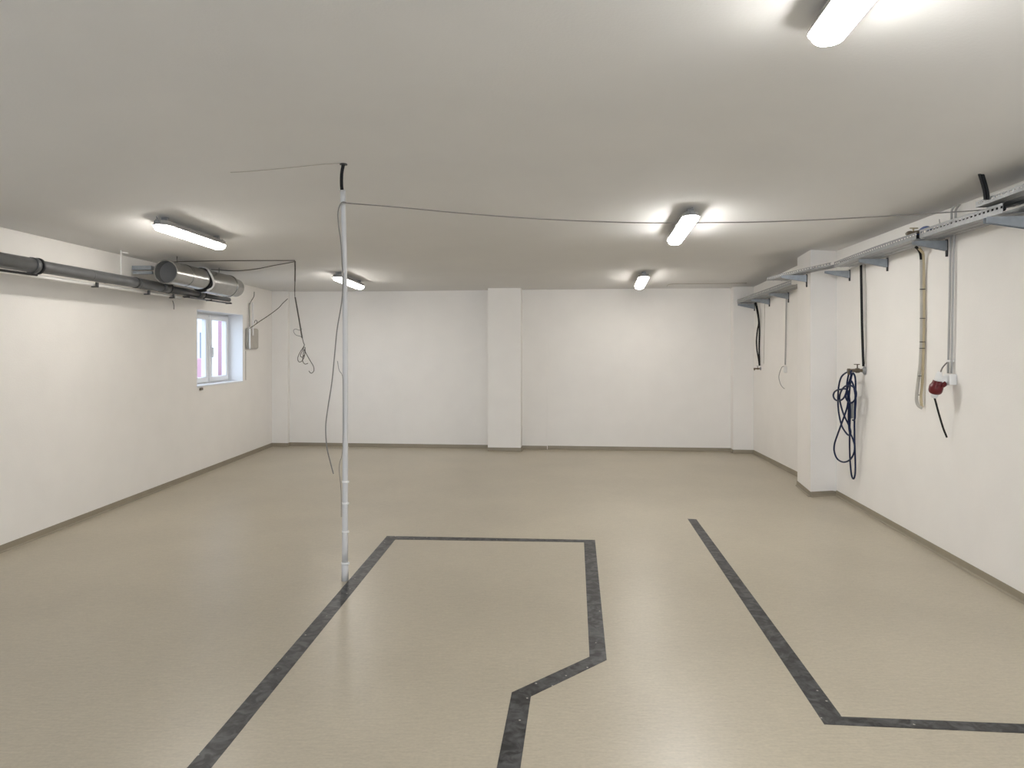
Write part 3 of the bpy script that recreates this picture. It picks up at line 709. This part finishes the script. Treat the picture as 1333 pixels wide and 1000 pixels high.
bm = bmesh.new(); add_zprism(bm, [lw(7.75, PX - .03), lw(8.95, PX - .03), lw(8.95, PX + .02), lw(7.75, PX + .02)], PZ - .068, PZ - .056); link('rail_bar', bm, M['dark'], t)
for y in (7.8, 8.35, 8.9):
    bm = bmesh.new(); add_box(bm, lwp(y, PX - .005, PZ - .062 + .0), (.07, .02, .02)); link('rail_arm', bm, M['dark'], t)

# silver ventilation duct
DX, DZ = .46, HC + .772
duct = thing('ventilation_duct', lwp(7.7, DX, DZ), 'fat silver ventilation duct under the ceiling above the window', 'duct')
def shell(name, y0, y1, r, m, seg=40, off=DX, z=DZ, th=.006):
    ax = V((ldir.x, ldir.y, 0)); o = lwp(y0, off, z); L = (y1 - y0)
    bm = bmesh.new(); up = V((0, 0, 1)); w = ax.cross(up)
    prof = [(0, r), (L, r), (L, r - th), (0, r - th)]
    rings = [[bm.verts.new(o + ax * t_ + (up * math.cos(a) + w * math.sin(a)) * q) for a in (2 * math.pi * k / seg for k in range(seg))] for t_, q in prof]
    for A, B in zip(rings, rings[1:] + rings[:1]):
        for k in range(seg): bm.faces.new((A[k], A[(k + 1) % seg], B[(k + 1) % seg], B[k])).smooth = False
    ob = link(name, bm, m, duct)
    for p in ob.data.polygons: p.use_smooth = True
    ob.data.set_sharp_from_angle(angle=math.radians(40)); return ob
shell('duct_tube', 7.02, 7.80, .119, M['duct'])
shell('duct_seam', 7.02, 7.05, .123, M['duct']); shell('duct_seam', 7.38, 7.40, .1225, M['duct'])
shell('mouth_shade', 7.12, 7.14, .113, M['ductdark'], th=.11)  # dark disc standing in for the shade inside the open mouth
shell('rubber_gasket', 7.77, 7.815, .130, M['black'])
shell('duct_tube', 7.81, 8.50, .133, M['duct'], z=DZ - .012); shell('duct_seam', 8.47, 8.51, .137, M['duct'], z=DZ - .012)
shell('rubber_gasket', 8.505, 8.55, .122, M['black'], z=DZ - .012)
shell('duct_tube', 8.54, 8.72, .112, M['duct'], z=DZ - .016, off=DX + .0)
shell('end_plate', 8.62, 8.64, .109, M['ductdark'], th=.1, z=DZ - .016)
# pale twisted strap round the joint of the duct
P = []
for k in range(17):
    a = math.radians(-60 + k * 15); P.append(lwp(7.79 + .035 * math.sin(k * .8), DX + .139 * math.cos(a), DZ - .006 + .139 * math.sin(a)))
tube_obj('joint_strap', P, .011, M['white'], duct, sm=2)
for y in (7.25, 8.25):
    bm = bmesh.new(); p = lwp(y, DX, DZ + .122)
    add_tube(bm, [V((p.x, p.y, DZ + .11)), V((p.x, p.y, h_ceiling(p.x, p.y) + .02))], .004, 6)
    link('duct_hanger', bm, M['dark'], duct)
bm = bmesh.new(); p = lwp(7.2, .13, DZ + .06); add_box(bm, p, (.2, .06, .04)); add_box(bm, p - V((0, 0, .05)), (.2, .03, .03)); link('wall_bracket', bm, M['bracket'], duct)

# cables by the window corner
cx_ = ceil_pt(384, 340)
dq = cx_.y
t = thing('hanging_cable', cx_, 'dark cable hanging from the ceiling left of the pole, its end tied in loops', 'cable')
tube_obj('cable_sheath', [V((cx_.x, dq, cx_.z + .01)), at(384.2, 350, dq), at(384, 365, dq), at(383.7, 379, dq), at(384, 388, dq)], [.0085] * 7 + [.0085] * 6 + [.006] * 6 + [.004] * 6, M['brownwire'], t)
tube_obj('cable_sheath', [at(384.2, 387, dq), at(386.5, 400, dq), at(390, 420, dq), at(393.3, 440, dq)], .0085, M['brownwire'], t)
tube_obj('cable_loop', [at(393.3, 439, dq), at(395, 446, dq), at(396, 450, dq), at(391, 458, dq + .02), at(387.6, 466, dq + .03), at(389, 471, dq + .02), at(393, 470, dq), at(396.5, 463, dq - .02), at(397, 452, dq - .02), at(397.5, 458, dq), at(400, 463, dq), at(404, 470, dq), at(408, 477, dq), at(408.5, 483, dq), at(405, 486, dq), at(402, 483, dq)], .0042, M['brownwire'], t)
tube_obj('cable_loop', [at(396.3, 449, dq), at(394, 456, dq), at(391, 463, dq - .03), at(394, 465, dq - .03), at(397, 460, dq - .03), at(396, 455, dq - .03), at(394.5, 463, dq - .02), at(394, 470, dq - .02), at(397, 474, dq), at(401, 473, dq)], .0042, M['brownwire'], t)
tube_obj('cable_loop', [at(393.5, 440, dq), at(391, 438, dq), at(385, 436, dq + .03), at(382, 431, dq + .05), at(384.5, 428.5, dq + .03), at(390, 430, dq), at(393, 428, dq)], .003, M['greywire'], t)
P = [ceil_pt(x, y, .006) for x, y in ((384, 339.2), (350, 339.3), (310, 339.4), (270, 340), (240, 340.5), (224, 341))]
tag(tube_obj('ceiling_wire', P, .0045, M['brownwire']), 'upper dark wire along the ceiling from the duct to the hanging looped cable', 'wire')
a = lwp(8.25, DX + .02, DZ + .13)
P = [ceil_pt(384, 340.5, .008), at(372, 343, dq + .03), at(355, 346, dq + .12), at(335, 350, 7.9), at(315, 352.3, 7.95), at(300, 352.5, 8.0), at(283, 351.5, 8.1), at(275, 351, 8.15)]
tag(tube_obj('hanging_wire', P, .005, M['brownwire']), 'lower sagging dark wire from the duct top to the hanging looped cable', 'wire')

LP = lambda px, py, off=.02: wall_pt(LW, px, py, off)
t = thing('junction_box', LP(325, 441), 'grey beige rounded box on the left wall beside the window', 'box')
bm = bmesh.new(); ax3 = (V((lnorm.x, lnorm.y, 0)), V((ldir.x, ldir.y, 0)), V((0, 0, 1)))
a, b = LP(318.8, 441, 0), LP(332, 441, 0); c = (a + b) / 2; wd = (b - a).length
add_box(bm, c + ax3[0] * .03, (.06, wd, .31), ax3); bevel(link('box_shell', bm, M['greybeige'], t), .028, 4)
t = thing('conduit', LP(329, 415), 'two short white conduits above the rounded box beside the window', 'conduit')
tube_obj('conduit_pipe', [LP(329, 394.5, .06), LP(329.2, 415, .076), LP(329.4, 437, .079)], .012, M['white'], t)
tube_obj('conduit_pipe', [LP(325, 426, .079), LP(325.2, 440, .079), LP(325.4, 454.5, .079)], .012, M['white'], t)
tube_obj('conduit_pipe', [LP(325, 395, .02), LP(324.8, 410, .025), LP(325, 425.5, .03)], .010, M['greybeige'], t)
d0 = LP(325, 428, .08).y
tag(tube_obj('loose_wire', [LP(325, 427.5, .09), LP(331, 423.5, .12), at(338, 418.5, 10.2), at(350, 410.5, 10.15), at(362, 401.5, 10.15), at(368, 395, 10.15), at(374.5, 389, 10.15)], .0055, M['brownwire']), 'loose dark wire end sticking out from the rounded box beside the window', 'wire')
tag(tube_obj('loose_wire', [LP(331, 420.5, .07), LP(332.5, 417, .10), LP(334.5, 418, .12), LP(334.5, 420.5, .12)], .004, M['brownwire']), 'tiny curl of wire beside the white conduits near the window', 'wire')
tag(tube_obj('loose_wire', [LP(331, 380, .01), LP(330.5, 386, .02), LP(327, 392, .03), LP(325.2, 396, .03)], .0045, M['brownwire']), 'short dark wire above the conduits in the left back corner', 'wire')
tag(tube_obj('thin_cable', [LP(319.8, 457, .008), LP(319.8, 475, .006), LP(320, 495, .006)], .004, M['greybeige']), 'thin cable running down the wall below the rounded box', 'cable')
bm = bmesh.new(); p = LP(262, 506.5, .012); add_box(bm, p, (.02, .07, .03), ax3); bevel(tag(link('wall_hook', bm, M['brass']), 'small brown metal hook under the left end of the window sill', 'hook'), .004)

# ------------------------------------------------------------------ light
sc = bpy.context.scene
w = bpy.data.worlds.new('overcast_sky'); sc.world = w; w.use_nodes = True
bg = w.node_tree.nodes['Background']; bg.inputs[0].default_value = (.70, .82, 1.0, 1); bg.inputs[1].default_value = 2.0
def portal(name, loc, rot, sx, sy):
    L = bpy.data.lights.new(name, 'AREA'); L.shape = 'RECTANGLE'; L.size = sx; L.size_y = sy; L.cycles.is_portal = True
    o = bpy.data.objects.new(name, L); C.objects.link(o); o.location = loc; o.rotation_euler = rot
portal('gateway_portal', ((GX0 + GX1) / 2, FRONT - .32, GZ / 2), (math.radians(90), 0, 0), GX1 - GX0, GZ)
portal('window_portal', (lw(9.36, -WT - .02).x, 9.36, (WZ0 + WZ1) / 2), (0, math.radians(-90), 0), WZ1 - WZ0, W1 - W0)

sl = bpy.data.lights.new('hazy_sun', 'SUN'); sl.energy = 1.1; sl.angle = math.radians(25); sl.color = (.86, .93, 1.0)
so = bpy.data.objects.new('hazy_sun', sl); C.objects.link(so); so.location = (8, 20, 12)
so.rotation_euler = V((-.62, .36, -.70)).to_track_quat('-Z', 'Y').to_euler()

# ------------------------------------------------------------------ camera
cd = bpy.data.cameras.new('camera'); cam = bpy.data.objects.new('camera', cd); C.objects.link(cam)
cam.location = (0, 0, HC); cam.rotation_euler = (math.radians(90), 0, 0)
cd.sensor_fit = 'HORIZONTAL'; cd.sensor_width = 36; cd.lens = F / 1333 * 36; cd.shift_y = (HY - 500) / 1333
cd.clip_start = .05
sc.camera = cam
sc.view_settings.view_transform = 'Standard'; sc.view_settings.look = 'None'; sc.view_settings.gamma = 1
sc.view_settings.use_curve_mapping = False; sc.view_settings.exposure = 1.18
